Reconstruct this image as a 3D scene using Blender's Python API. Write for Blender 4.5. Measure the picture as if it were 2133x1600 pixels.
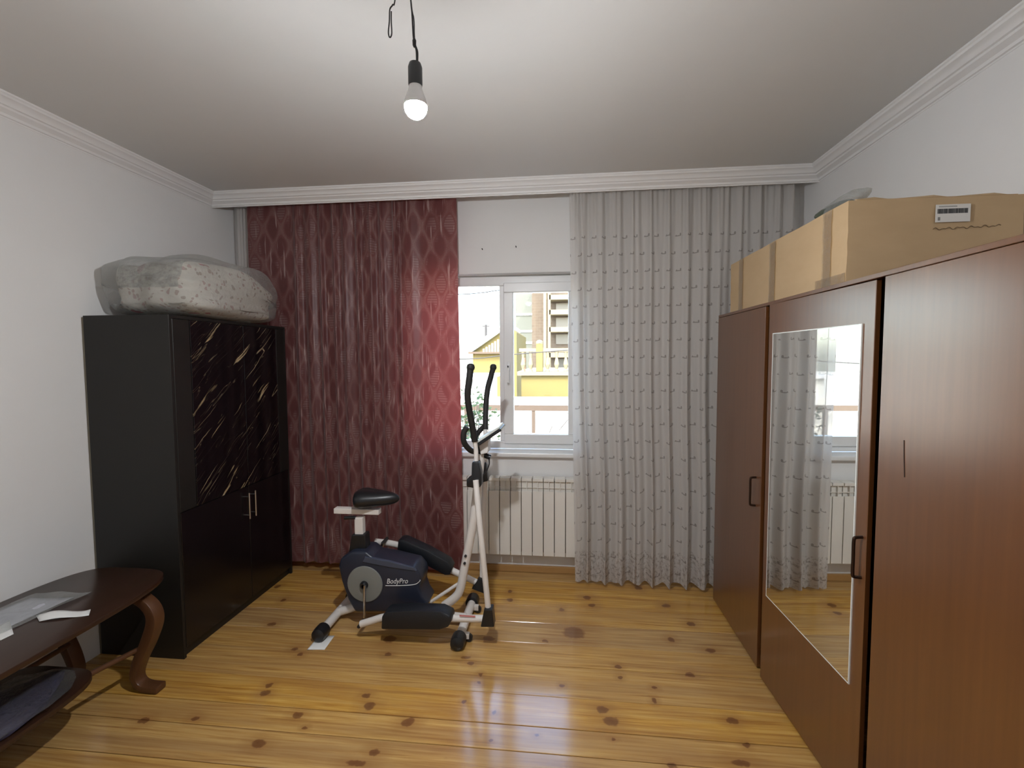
import bpy, bmesh, math, random
from mathutils import Vector, Matrix
for o in list(bpy.data.objects): bpy.data.objects.remove(o)
S = bpy.context.scene
COL = S.collection
random.seed(7)

# ------------------------------------------------------------------ camera
PW, PH, F = 2133.0, 1600.0, 960.0
YAW, PITCH, ROLL, CZ = .105, .056, -.005, 1.63
def _axes():
    cy, sy, cp, sp = math.cos(YAW), math.sin(YAW), math.cos(PITCH), math.sin(PITCH)
    f = Vector((-sy*cp, cy*cp, -sp)); r = Vector((cy, sy, 0)); u = r.cross(f)
    c, s = math.cos(ROLL), math.sin(ROLL)
    return r*c+u*s, u*c-r*s, f
R_, U_, F_ = _axes()
EYE = Vector((0, 0, CZ))
def ray(x, y): return F_ + R_*((x-PW/2)/F) - U_*((y-PH/2)/F)
def aty(x, y, Y): d = ray(x, y); return EYE + d*(Y/d.y)
def atz(x, y, z): d = ray(x, y); return EYE + d*((z-CZ)/d.z)
cam_d = bpy.data.cameras.new('camera'); cam = bpy.data.objects.new('camera', cam_d); COL.objects.link(cam)
cam_d.sensor_fit = 'HORIZONTAL'; cam_d.sensor_width = 36; cam_d.lens = F/PW*36; cam_d.clip_start = .02; cam_d.clip_end = 500
cam.matrix_world = Matrix(((R_.x, U_.x, -F_.x, EYE.x), (R_.y, U_.y, -F_.y, EYE.y), (R_.z, U_.z, -F_.z, EYE.z), (0, 0, 0, 1)))
S.camera = cam

# ------------------------------------------------------------------ sky, sun, exposure
BULB_POWER = 2550.0
w = bpy.data.worlds.new('sky'); S.world = w; w.use_nodes = True
nt = w.node_tree; nt.nodes.clear()
out = nt.nodes.new('ShaderNodeOutputWorld'); bg = nt.nodes.new('ShaderNodeBackground')
sky = nt.nodes.new('ShaderNodeTexSky'); sky.sky_type = 'NISHITA'; sky.sun_disc = False
sky.sun_elevation = math.radians(42); sky.sun_rotation = math.radians(200); sky.dust_density = 2.5; sky.air_density = 1.0
bg.inputs[1].default_value = 2.3
nt.links.new(sky.outputs[0], bg.inputs[0]); nt.links.new(bg.outputs[0], out.inputs[0])
sl = bpy.data.lights.new('sun', 'SUN'); sl.energy = 4.6; sl.angle = .01; sl.color = (1, .95, .86)
sun = bpy.data.objects.new('sun', sl); COL.objects.link(sun)
sun.rotation_euler = Vector((-.35, .75, -.72)).to_track_quat('-Z', 'Y').to_euler()
vs = S.view_settings
vs.view_transform = 'Standard'; vs.look = 'None'; vs.gamma = 1; vs.use_curve_mapping = False; vs.exposure = .06

# ------------------------------------------------------------------ helpers
ORG = {}
def tag(o, label=None, cat=None, group=None, kind=None):
    for k, v in (('label', label), ('category', cat), ('group', group), ('kind', kind)):
        if v: o[k] = v
    return o
def empty(name, loc, label=None, cat=None, group=None, kind=None):
    o = bpy.data.objects.new(name, None); o.empty_display_size = .1; COL.objects.link(o)
    o.location = loc; ORG[o] = Vector(loc)
    return tag(o, label, cat, group, kind)
def obj(name, bm, mat, parent=None, smooth=False, org=None, bevel=0, seg=2, solid=0, sub=0, angle=40):
    """bm is in world coordinates; the object's origin is its thing's origin"""
    L = ORG[parent] if parent is not None else Vector(org or (0, 0, 0))
    bmesh.ops.translate(bm, verts=bm.verts, vec=-L)
    if bevel:
        bmesh.ops.bevel(bm, geom=[e for e in bm.edges if len(e.link_faces) == 2 and e.calc_face_angle(0) > .5] , offset=bevel, segments=seg, affect='EDGES', profile=.5, clamp_overlap=True)
    bmesh.ops.recalc_face_normals(bm, faces=bm.faces)
    me = bpy.data.meshes.new(name); bm.to_mesh(me); bm.free()
    if smooth:
        me.polygons.foreach_set('use_smooth', [True]*len(me.polygons))
        me.set_sharp_from_angle(angle=math.radians(angle))
    o = bpy.data.objects.new(name, me); COL.objects.link(o)
    for m in (mat if isinstance(mat, (list, tuple)) else [mat]): me.materials.append(m)
    if parent is not None: o.parent = parent
    else: o.location = L
    ORG[o] = L
    if solid:
        md = o.modifiers.new('solid', 'SOLIDIFY'); md.thickness = solid; md.offset = 0
    if sub:
        md = o.modifiers.new('sub', 'SUBSURF'); md.levels = sub; md.render_levels = sub
    return o
def copy(o, loc=None, parent=None):
    c = o.copy(); COL.objects.link(c)
    if parent is not None: c.parent = parent
    if loc is not None: c.location = loc
    return c
def new(): return bmesh.new()
def box(bm, a, b):
    x0, y0, z0 = a; x1, y1, z1 = b
    v = [bm.verts.new(p) for p in ((x0,y0,z0),(x1,y0,z0),(x1,y1,z0),(x0,y1,z0),(x0,y0,z1),(x1,y0,z1),(x1,y1,z1),(x0,y1,z1))]
    for f in ((0,3,2,1),(4,5,6,7),(0,1,5,4),(1,2,6,5),(2,3,7,6),(3,0,4,7)): bm.faces.new([v[i] for i in f])
    return bm
def B(a, b): return box(new(), a, b)
def spline(pts, n=8):
    P = [Vector(p) for p in pts]; out = []
    for i in range(len(P)-1):
        p0, p1, p2, p3 = P[max(i-1, 0)], P[i], P[i+1], P[min(i+2, len(P)-1)]
        for k in range(n):
            t = k/n
            out.append(.5*((2*p1)+(p2-p0)*t+(2*p0-5*p1+4*p2-p3)*t*t+(3*p1-p0-3*p2+p3)*t**3))
    return out+[P[-1]]
def tube(bm, pts, r, n=12, cap=True, flat=None):
    """round sweep along pts; r a number or list; flat=(a,b) an elliptic section"""
    P = [Vector(p) for p in pts]; rs = r if isinstance(r, (list, tuple)) else [r]*len(P)
    ref = None; rings = []
    for i, p in enumerate(P):
        d = (P[min(i+1, len(P)-1)]-P[max(i-1, 0)]).normalized()
        if ref is None: ref = Vector((0, 1, 0)) if abs(d.y) < .9 else Vector((1, 0, 0))
        s = (ref-d*ref.dot(d)).normalized(); t = d.cross(s); ref = s
        a, b = flat or (1, 1)
        rings.append([bm.verts.new(p+(s*math.cos(2*math.pi*k/n)*a+t*math.sin(2*math.pi*k/n)*b)*rs[i]) for k in range(n)])
    for A, C in zip(rings, rings[1:]):
        for k in range(n): bm.faces.new((A[k], A[(k+1) % n], C[(k+1) % n], C[k]))
    if cap: bm.faces.new(rings[0][::-1]); bm.faces.new(rings[-1])
    return bm
def T(pts, r, n=12, **k): return tube(new(), pts, r, n, **k)
def lathe(bm, prof, c, axis='Z', n=24):
    """prof: (radius, height) pairs round axis through c"""
    c = Vector(c); rings = []
    for r, h in prof:
        ring = []
        for k in range(n):
            a = 2*math.pi*k/n; x, y = r*math.cos(a), r*math.sin(a)
            q = {'Z': (x, y, h), 'Y': (x, h, y), 'X': (h, x, y)}[axis]
            ring.append(bm.verts.new(c+Vector(q)))
        rings.append(ring)
    for A, C in zip(rings, rings[1:]):
        for k in range(n): bm.faces.new((A[k], A[(k+1) % n], C[(k+1) % n], C[k]))
    bm.faces.new(rings[0][::-1]); bm.faces.new(rings[-1])
    return bm
def prism(bm, poly, axis, a, b):
    """poly: 2D points; axis normal; extruded a..b"""
    def q(p, h): return {'Z': (p[0], p[1], h), 'Y': (p[0], h, p[1]), 'X': (h, p[0], p[1])}[axis]
    A = [bm.verts.new(q(p, a)) for p in poly]; C = [bm.verts.new(q(p, b)) for p in poly]
    n = len(poly)
    for i in range(n): bm.faces.new((A[i], A[(i+1) % n], C[(i+1) % n], C[i]))
    bm.faces.new(A[::-1]); bm.faces.new(C)
    return bm
def grid_uv(bm, nu, nv, fn, uvfn=None):
    V = [[bm.verts.new(fn(i/nu, j/nv)) for i in range(nu+1)] for j in range(nv+1)]
    uv = bm.loops.layers.uv.verify() if uvfn else None
    for j in range(nv):
        for i in range(nu):
            f = bm.faces.new((V[j][i], V[j][i+1], V[j+1][i+1], V[j+1][i]))
            if uvfn:
                for l, (a, c) in zip(f.loops, ((i, j), (i+1, j), (i+1, j+1), (i, j+1))): l[uv].uv = uvfn(a/nu, c/nv)
    return V

# ------------------------------------------------------------------ materials
class M:
    """small node-tree writer"""
    def __init__(s, name):
        s.m = bpy.data.materials.new(name); s.m.use_nodes = True; s.t = s.m.node_tree; s.t.nodes.clear()
        s.out = s.t.nodes.new('ShaderNodeOutputMaterial')
    def n(s, typ, _in=None, **kw):
        nd = s.t.nodes.new('ShaderNode'+typ)
        for k, v in kw.items(): setattr(nd, k, v)
        for k, v in (_in or {}).items(): s.set(nd.inputs[k], v)
        return nd
    def set(s, sock, v):
        if isinstance(v, bpy.types.NodeSocket): s.t.links.new(v, sock)
        elif isinstance(v, bpy.types.Node): s.t.links.new(v.outputs[0], sock)
        else:
            if hasattr(sock, 'default_value') and hasattr(sock.default_value, '__len__') and hasattr(v, '__len__') and len(sock.default_value) == 4 and len(v) == 3: v = (*v, 1)
            sock.default_value = v
    def math(s, op, a, b=0, c=None):
        nd = s.n('Math', {0: a, 1: b}, operation=op)
        if c is not None: s.set(nd.inputs[2], c)
        return nd.outputs[0]
    def vmath(s, op, a, b=(0, 0, 0)):
        nd = s.n('VectorMath', {0: a, 1: b}, operation=op); return nd.outputs[1 if op == 'LENGTH' else 0]
    def mix(s, fac, a, b):
        nd = s.n('Mix', data_type='RGBA'); s.set(nd.inputs[0], fac); s.set(nd.inputs[6], a); s.set(nd.inputs[7], b); return nd.outputs[2]
    def ramp(s, fac, stops, interp='LINEAR'):
        nd = s.n('ValToRGB', {0: fac}); cr = nd.color_ramp; cr.interpolation = interp
        while len(cr.elements) < len(stops): cr.elements.new(.5)
        for e, (p, c) in zip(cr.elements, stops): e.position = p; e.color = (*c, 1) if hasattr(c, '__len__') else (c, c, c, 1)
        return nd.outputs[0]
    def noise(s, vec, scale, detail=3, rough=.5, **kw):
        return s.n('TexNoise', {'Vector': vec, 'Scale': scale, 'Detail': detail, 'Roughness': rough}, **kw).outputs[0]
    def mapping(s, vec, scale=(1, 1, 1), loc=(0, 0, 0), rot=(0, 0, 0)):
        return s.n('Mapping', {'Vector': vec, 'Location': loc, 'Rotation': rot, 'Scale': scale}).outputs[0]
    def bump(s, h, strength=.2, dist=.01):
        return s.n('Bump', {'Height': h, 'Strength': strength, 'Distance': dist}).outputs[0]
    def obj(s): return s.n('TexCoord').outputs['Object']
    def uv(s): return s.n('TexCoord').outputs['UV']
    def geo(s): return s.n('NewGeometry').outputs['Position']
    def bsdf(s, color=(.8, .8, .8), rough=.5, metal=0, spec=.5, normal=None, coat=0, coat_rough=.05, sheen=0, finish=True):
        p = s.n('BsdfPrincipled', {'Base Color': color, 'Roughness': rough, 'Metallic': metal, 'Specular IOR Level': spec, 'Coat Weight': coat, 'Coat Roughness': coat_rough, 'Sheen Weight': sheen})
        if normal is not None: s.set(p.inputs['Normal'], normal)
        if finish: s.done(p)
        return p
    def done(s, sh):
        s.t.links.new(sh.outputs[0] if isinstance(sh, bpy.types.Node) else sh, s.out.inputs[0]); return s.m
def plain(name, color, rough=.5, metal=0, spec=.5, var=.06, scale=12, bump=0, **kw):
    """one-colour material with slight procedural unevenness"""
    m = M(name); v = m.obj(); nz = m.noise(v, scale, 4)
    c = m.mix(nz, tuple(x*(1-var) for x in color), tuple(min(1, x*(1+var)) for x in color))
    m.bsdf(c, rough, metal, spec, normal=m.bump(m.noise(v, scale*12, 2), bump, .002) if bump else None, **kw)
    return m.m

def m_plaster(name, color, blot=.05):
    m = M(name); g = m.geo()
    c = m.mix(m.ramp(m.noise(g, 1.3, 5, .6), [(.3, 0.), (.75, 1.)]), tuple(x*(1-blot) for x in color), color)
    m.bsdf(c, .75, spec=.25, normal=m.bump(m.noise(g, 60, 3), .12, .002)); return m.m
WALL = m_plaster('painted_plaster', (.80, .79, .775))
CEIL = m_plaster('ceiling_paint', (.69, .685, .67), .03)
TRIM = plain('white_moulding', (.82, .81, .80), .5, var=.02)
WALLDIRT = None

# pine floor with knots placed along the boards
KNOTS = [(1195,1318,26,14),(1255,1478,13,9),(1273,1503,18,11),(1526,1502,13,8),(620,1490,12,8),(850,1504,14,10),(762,1450,10,6),(770,1471,14,9),(780,1568,14,9),
 (740,1590,22,9),(1223,1245,9,4),(1233,1261,9,4),(1388,1262,10,4),(1398,1332,8,5),(1480,1355,12,5),(1438,1405,12,6),(1288,1389,7,4),(1292,1411,6,4),(1364,1433,6,4),(1363,1459,6,5),
 (1277,1538,6,4),(1555,1551,8,5),(1400,1594,12,6),(1545,1590,22,9),(538,1548,16,9),(552,1444,12,7),(560,1428,8,6),(615,1352,8,5),(625,1363,7,4),(590,1250,6,4),(566,1300,10,5),(578,1222,6,4),
 (406,1497,10,6),(300,1500,12,8),(812,1331,14,9),(808,1363,8,4),(970,1370,12,4),(980,1382,8,4),(1018,1330,14,6),(1135,1335,7,4),(1063,1250,7,4),(1170,1270,5,4),(1062,1232,5,4),(967,1461,5,4),(1000,1406,5,4),(1000,1422,5,4),
 (636,1515,6,4),(1030,1485,5,4),(1023,1541,6,4),(1170,1428,5,4),(1118,1530,6,4),(1440,1300,9,5),(1330,1225,8,4)]
def m_pine():
    m = M('varnished_pine'); g = m.geo()
    rnd = m.n('ObjectInfo').outputs['Random']
    off = m.n('CombineXYZ', {0: m.math('MULTIPLY', rnd, 37.), 1: m.math('MULTIPLY', rnd, 11.), 2: 0.}).outputs[0]
    v = m.vmath('ADD', g, off)
    warp = m.n('TexNoise', {'Vector': m.mapping(v, (1.1, 5, 1)), 'Scale': 1.0, 'Detail': 3}).outputs[1]
    # knots: distance field of ellipses
    kd = m.n('TexNoise', {'Vector': g, 'Scale': 26., 'Detail': 2}).outputs[1]
    gv = m.vmath('ADD', g, m.vmath('SCALE', m.vmath('SUBTRACT', kd, (.5, .5, .5)), (0, 0, 0)))
    sc = gv.node.inputs[1].links[0].from_node; sc.inputs['Scale'].default_value = .03
    best = None
    for (px, py, rx, ry) in KNOTS:
        p = atz(px, py, 0); q = atz(px+rx, py, 0); s_ = atz(px, py+ry, 0)
        ax = max(.008, abs(q.x-p.x)); ay = max(.007, abs(s_.y-p.y))
        d = m.vmath('LENGTH', m.vmath('MULTIPLY', m.vmath('SUBTRACT', gv, (p.x, p.y, 0)), (1/ax, 1/ay, 0)))
        best = d if best is None else m.math('MINIMUM', best, d)
    knot = m.ramp(best, [(.0, 1.), (.75, .85), (1., 0.)])
    halo = m.n('MapRange', {0: best, 1: .9, 2: 3.2, 3: 1., 4: 0.}).outputs[0]
    # grain
    gr = m.mapping(m.vmath('ADD', v, m.vmath('SCALE', warp, (0, 0, 0))), (.9, 26, 1))
    gr.node.inputs['Vector'].links[0].from_node.inputs[1].links[0].from_node.inputs['Scale'].default_value = .05
    fine = m.noise(gr, 2.2, 6, .62)
    broad = m.noise(m.mapping(v, (.55, 9, 1)), 1.6, 4, .55)
    light, mid, dark = (.71, .43, .105), (.57, .30, .052), (.34, .14, .020)
    c = m.ramp(fine, [(.30, dark), (.46, mid), (.64, light)])
    c = m.mix(m.ramp(broad, [(.38, 0.), (.62, 1.)]), m.mix(.6, c, (.38, .19, .055)), c)
    hsv = m.n('HueSaturation', {'Saturation': m.math('ADD', m.math('MULTIPLY', rnd, .16), .86), 'Value': m.math('ADD', m.math('MULTIPLY', rnd, .22), .88), 'Color': c}).outputs[0]
    c = m.mix(m.math('MULTIPLY', halo, .42), hsv, (.30, .13, .04))
    c = m.mix(m.math('MULTIPLY', knot, .82), c, (.15, .055, .022))
    # wear: pale scuffs in front of the window
    sc2 = m.ramp(m.noise(m.mapping(g, (3, 14, 1)), 6, 4, .7), [(.62, 0.), (.72, 1.)])
    c = m.mix(m.math('MULTIPLY', sc2, .25), c, (.30, .16, .06))
    rough = m.n('MapRange', {0: m.noise(g, 9, 4, .6), 3: .09, 4: .18}).outputs[0]
    m.bsdf(c, rough, spec=.85, normal=m.bump(fine, .05, .003)); return m.m
PINE = m_pine()

def m_laminate(name, a, b, rough, axis_scale=(30, 30, 1.2), spec=.5, coat=0):
    m = M(name); v = m.obj()
    n1 = m.noise(m.mapping(v, axis_scale), 1.5, 6, .6); n2 = m.noise(m.mapping(v, (5, 5, .5)), 1.2, 3)
    c = m.mix(n1, a, b); c = m.mix(m.math('MULTIPLY', n2, .45), c, tuple(x*.7 for x in a))
    m.bsdf(c, rough, spec=spec, normal=m.bump(n1, .03, .001), coat=coat, coat_rough=.26); return m.m
CHERRY = m_laminate('cherry_laminate', (.105, .034, .008), (.20, .074, .020), .30, spec=1.0, coat=.6)
CHERRYD = plain('gap_shade_scratch_brown', (.022, .007, .003), .6)
WALNUT = m_laminate('dark_walnut', (.028, .012, .007), (.06, .026, .014), .28, (30, 1.2, 30))
WALNUTL = m_laminate('brown_bentwood', (.085, .034, .014), (.15, .065, .027), .35, (30, 30, 2))
BLACKPANEL = plain('black_brown_panel', (.0125, .0115, .010), .42, spec=.4, var=.15, scale=6)
BLACKGLOSS = plain('black_door_front', (.006, .005, .006), .22, spec=.5, var=.1)
def m_marble():
    m = M('black_marble_gold'); v = m.obj()
    # local y runs along the front, z is up: veins climb to the right
    q = m.mapping(v, (1, 1, 1), rot=(math.radians(-40), 0, 0))
    w1 = m.n('TexNoise', {'Vector': q, 'Scale': 5., 'Detail': 3}).outputs[1]
    q2 = m.vmath('ADD', m.mapping(q, (1, .75, 10.5)), m.vmath('MULTIPLY', m.vmath('SUBTRACT', w1, (.5, .5, .5)), (.1, .2, .45)))
    n1 = m.noise(q2, 1.5, 2, .4)
    vein = m.ramp(m.math('ABSOLUTE', m.math('SUBTRACT', n1, .5)), [(.0, 1.), (.006, .8), (.015, 0.)])
    gate = m.ramp(m.noise(m.mapping(q, (1, 2.0, 9), loc=(3, 1, 7)), 1.5, 2), [(.50, 0.), (.60, 1.)])
    n2 = m.noise(m.vmath('ADD', q2, (5, 3, 9)), 2.6, 2, .5)
    hair = m.ramp(m.math('ABSOLUTE', m.math('SUBTRACT', n2, .5)), [(.0, .35), (.010, 0.)])
    col = m.mix(m.noise(q, 9, 2), (.50, .30, .10), (.58, .50, .36))
    f = m.math('MAXIMUM', m.math('MULTIPLY', vein, gate), m.math('MULTIPLY', hair, m.math('ADD', m.math('MULTIPLY', gate, .5), .15)))
    m.bsdf(m.mix(f, (.004, .0035, .005), col), .12, spec=.5); return m.m
MARBLE = m_marble()
CHROME = plain('brushed_chrome', (.75, .75, .76), .25, metal=1, var=.02)
BRONZE = plain('dark_bronze', (.055, .03, .02), .35, metal=.8)
def m_mirror():
    m = M('mirror_silver'); m.bsdf(m.mix(m.noise(m.obj(), 3), (.86, .88, .87), (.88, .90, .89)), .012, metal=1); return m.m
MIRROR = m_mirror()
GLASSEDGE = plain('ground_glass_edge', (.85, .88, .85), .25)
WHITEPL = plain('white_plastic_frame', (.78, .78, .77), .32, var=.02)
RADW = plain('radiator_enamel', (.78, .75, .69), .35, var=.02)
RADD = plain('radiator_inside', (.20, .18, .15), .6)
def m_glass(name, tint=(.97, .99, .985), gl=.05):
    m = M(name)
    fr = m.n('Fresnel', {'IOR': 1.45}).outputs[0]
    t = m.n('BsdfTransparent', {'Color': tint}); g = m.n('BsdfGlossy', {'Color': (1, 1, 1), 'Roughness': gl})
    nz = m.math('MULTIPLY', fr, m.math('ADD', m.math('MULTIPLY', m.noise(m.obj(), 2), .2), .9))
    mx = m.n('MixShader', {0: nz, 1: t, 2: g}); return m.done(mx)
PANE = m_glass('window_glass', gl=.01)
def m_wrap(name, haze=.16, tint=(.95, .96, .95)):
    m = M(name); v = m.obj()
    ns = m.bump(m.noise(m.mapping(v, (1, 1, 2)), 17, 5, .65), 1.0, .05)
    t = m.n('BsdfTransparent', {'Color': tint}); g = m.n('BsdfGlossy', {'Color': (1, 1, 1), 'Roughness': .13, 'Normal': ns})
    d = m.n('BsdfDiffuse', {'Color': (.8, .82, .8)})
    fr = m.n('LayerWeight', {'Blend': .35, 'Normal': ns}).outputs[0]
    a = m.n('MixShader', {0: haze, 1: t, 2: d}); b = m.n('MixShader', {0: m.math('MULTIPLY', fr, .62), 1: a, 2: g}); return m.done(b)
WRAP = m_wrap('clear_plastic_wrap'); WRAPC = m_wrap('thin_clear_film', .03)
def m_brocade():
    m = M('burgundy_brocade'); uv = m.uv(); sp = m.n('SeparateXYZ', {0: uv}); u, v = sp.outputs[0], sp.outputs[1]
    TAU = 2*math.pi
    warp = m.n('TexNoise', {'Vector': m.mapping(uv, (9, 6, 1)), 'Scale': 1., 'Detail': 3}).outputs[0]
    cu = m.math('COSINE', m.math('ADD', m.math('MULTIPLY', u, TAU/.15), m.math('MULTIPLY', warp, 1.4)))
    cv = m.math('COSINE', m.math('ADD', m.math('MULTIPLY', v, TAU/.27), m.math('MULTIPLY', warp, 1.2)))
    g = m.math('ADD', cu, cv)
    lines = m.ramp(m.math('ABSOLUTE', g), [(.0, 1.), (.28, .75), (.52, 0.)])
    med = m.ramp(m.math('ABSOLUTE', g), [(.72, 0.), (.92, 1.)])
    grit = m.noise(uv, 150, 3, .7); soft = m.noise(m.mapping(uv, (6, 1.1, 1)), 1.6, 4, .6)
    lines = m.math('MULTIPLY', lines, m.ramp(m.math('ADD', m.math('MULTIPLY', grit, .6), m.math('MULTIPLY', soft, .4)), [(.40, .05), (.60, 1.)]))
    # shiny lengthwise threads broken into dashes, medallions woven as short ladders
    thread = m.ramp(m.noise(m.mapping(uv, (26, 1.9, 1)), 1.5, 3, .6), [(.61, 0.), (.68, 1.)])
    ladder = m.ramp(m.math('COSINE', m.math('MULTIPLY', v, TAU/.018)), [(.4, 0.), (.7, 1.)])
    pick = m.ramp(m.noise(m.mapping(uv, (3.3, 1.8, 1), loc=(7, 2, 0)), 2., 1), [(.54, 0.), (.60, 1.)])
    lad = m.math('MULTIPLY', m.math('MULTIPLY', med, pick), m.math('ADD', m.math('MULTIPLY', ladder, .6), .3))
    f = m.math('MINIMUM', m.math('ADD', m.math('ADD', m.math('MULTIPLY', lines, .34), m.math('MULTIPLY', thread, .85)), m.math('MULTIPLY', lad, .5)), 1.)
    base = m.mix(soft, (.105, .036, .034), (.20, .078, .072))
    base = m.mix(m.math('MULTIPLY', med, .5), base, (.085, .022, .026))
    c = m.mix(m.math('MULTIPLY', f, .75), base, (.50, .36, .34))
    p = m.bsdf(c, .42, spec=.4, sheen=.25, normal=m.bump(f, .12, .002), finish=False)
    t = m.n('BsdfTranslucent', {'Color': m.mix(f, (.62, .10, .09), (.72, .20, .17))})
    return m.done(m.n('MixShader', {0: .18, 1: p, 2: t}))
BROCADE = m_brocade()
def m_tulle(name, dots=True):
    m = M(name); uv = m.uv(); sp = m.n('SeparateXYZ', {0: uv}); u, v = sp.outputs[0], sp.outputs[1]
    col = (.74, .71, .68)
    c = m.mix(m.noise(m.mapping(uv, (60, 4, 1)), 2, 3), tuple(x*.93 for x in col), col)
    if dots:
        RV, RU = .118, .135
        row = m.math('FLOOR', m.math('DIVIDE', v, RV)); par = m.math('MODULO', row, 2.)
        jit = m.n('TexWhiteNoise', {'Vector': m.n('CombineXYZ', {0: row, 1: 0., 2: 0.}).outputs[0]}, noise_dimensions='3D').outputs[0]
        uu = m.math('ADD', m.math('DIVIDE', u, RU), m.math('ADD', m.math('MULTIPLY', par, .5), m.math('MULTIPLY', jit, .3)))
        fu = m.math('MULTIPLY', m.math('SUBTRACT', m.math('FRACT', uu), .5), RU)
        fv = m.math('MULTIPLY', m.math('SUBTRACT', m.math('FRACT', m.math('DIVIDE', v, RV)), .5), RV)
        # little sprig: a bar lying under a blob
        def ell(cx, cy, rx, ry):
            a = m.math('POWER', m.math('DIVIDE', m.math('SUBTRACT', fu, cx), rx), 2.); b = m.math('POWER', m.math('DIVIDE', m.math('SUBTRACT', fv, cy), ry), 2.)
            return m.math('LESS_THAN', m.math('ADD', a, b), 1.)
        d = m.math('MAXIMUM', m.math('MAXIMUM', ell(-.004, 0, .030, .0035), ell(.018, .008, .008, .010)), ell(-.022, .003, .006, .006))
        d = m.math('MULTIPLY', d, m.math('LESS_THAN', v, 2.48))
        c = m.mix(m.math('MULTIPLY', d, .62), c, (.20, .17, .15))
        # embroidered hem
        hem = m.math('MULTIPLY', m.math('LESS_THAN', v, .22), m.ramp(m.noise(uv, 38, 4, .7), [(.50, 0.), (.60, 1.)]))
        c = m.mix(m.math('MULTIPLY', hem, .55), c, (.26, .21, .17))
    d1 = m.n('BsdfDiffuse', {'Color': c}); t = m.n('BsdfTranslucent', {'Color': c}); tr = m.n('BsdfTransparent', {'Color': (1, 1, 1)})
    a = m.n('MixShader', {0: .42, 1: d1, 2: t})
    return m.done(m.n('MixShader', {0: .16, 1: a, 2: tr}))
TULLE = m_tulle('white_tulle'); TULLE2 = m_tulle('white_tulle_plain', False)
def m_card():
    m = M('corrugated_cardboard'); v = m.obj()
    c = m.mix(m.noise(m.mapping(v, (2, 2, 5)), 2.2, 5, .6), (.47, .33, .185), (.58, .42, .25))
    m.bsdf(c, .72, spec=.2, normal=m.bump(m.noise(v, 7, 4), .25, .01)); return m.m
CARD = m_card()
TAPE = m_wrap('clear_parcel_tape', .12, (.93, .86, .68))
def m_label():
    m = M('printed_label'); v = m.obj(); sp = m.n('SeparateXYZ', {0: v}); x, z = sp.outputs[0], sp.outputs[2]
    def band(a, z0, z1, x0, x1):
        q = m.math('MULTIPLY', m.math('GREATER_THAN', z, z0), m.math('LESS_THAN', z, z1))
        return m.math('MULTIPLY', q, m.math('MULTIPLY', m.math('GREATER_THAN', x, x0), m.math('LESS_THAN', x, x1)))
    bars = m.math('GREATER_THAN', m.noise(m.mapping(v, (260, 1, 1)), 1, 1), .42)
    d = m.math('MAXIMUM', m.math('MULTIPLY', band(0, .030, .047, .006, .106), m.math('ADD', m.math('MULTIPLY', bars, .3), .7)), m.math('MULTIPLY', band(0, .052, .057, .01, .07), .5))
    d = m.math('MAXIMUM', d, m.math('MULTIPLY', band(0, .006, .018, .008, .016), .8))
    m.bsdf(m.mix(d, (.72, .70, .66), (.05, .05, .05)), .5); return m.m
LABELM = m_label()
INK = plain('felt_pen_ink', (.17, .115, .06), .7)
def m_floral():
    m = M('floral_quilt'); v = m.obj()
    w_ = m.n('TexNoise', {'Vector': v, 'Scale': 9., 'Detail': 3}).outputs[1]
    q = m.vmath('ADD', v, m.vmath('MULTIPLY', m.vmath('SUBTRACT', w_, (.5, .5, .5)), (.09, .09, .09)))
    vo = m.n('TexVoronoi', {'Vector': q, 'Scale': 8.5}); rnd = m.n('SeparateColor', {0: vo.outputs[1]}).outputs[0]
    big = m.math('MULTIPLY', m.math('LESS_THAN', vo.outputs[0], .30), m.math('GREATER_THAN', rnd, .62))
    vo2 = m.n('TexVoronoi', {'Vector': q, 'Scale': 34.}); r2 = m.n('SeparateColor', {0: vo2.outputs[1]}).outputs[0]
    sm = m.math('MULTIPLY', m.math('LESS_THAN', vo2.outputs[0], .36), m.math('GREATER_THAN', r2, .35))
    c = m.mix(m.noise(v, 5, 3), (.74, .70, .63), (.66, .60, .54))
    c = m.mix(m.math('MULTIPLY', sm, .7), c, m.mix(r2, (.22, .24, .15), (.45, .22, .2)))
    c = m.mix(m.math('MULTIPLY', big, .85), c, m.mix(rnd, (.60, .10, .14), (.48, .05, .12)))
    # grey printed panel on the near end
    sp = m.n('SeparateXYZ', {0: v}); x, y, z = sp.outputs
    pan = m.math('MULTIPLY', m.math('MULTIPLY', m.math('GREATER_THAN', z, .155), m.math('LESS_THAN', y, -.18)), m.math('MULTIPLY', m.math('GREATER_THAN', x, -.165), m.math('LESS_THAN', x, .20)))
    ck = m.noise(m.mapping(v, (14, 14, 22)), 1.6, 3, .7)
    c = m.mix(m.math('MULTIPLY', pan, .8), c, m.mix(m.ramp(ck, [(.4, 0.), (.6, 1.)]), (.22, .215, .19), (.46, .44, .40)))
    m.bsdf(c, .8, spec=.2, normal=m.bump(m.noise(v, 16, 4), .4, .02)); return m.m
FLORAL = m_floral()
BIKEW = plain('white_bike_enamel', (.74, .70, .66), .3, var=.03)
BIKEB = plain('black_bike_plastic', (.010, .011, .013), .35, var=.1)
FOAM = plain('black_foam_grip', (.012, .011, .010), .7, bump=.3)
NAVY = plain('navy_bike_shell', (.019, .024, .042), .34, var=.12)
NAVYL = plain('slate_blue_highlight', (.055, .068, .105), .35)
DISC = plain('grey_disc', (.20, .205, .19), .5, var=.05)
PADM = plain('black_footplate', (.008, .010, .014), .45, bump=.4)
RED = plain('red_sticker', (.62, .22, .22), .4)
SCREEN = plain('console_face', (.60, .63, .60), .3)
PAPER = plain('white_paper', (.82, .82, .80), .7, var=.03)
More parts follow.
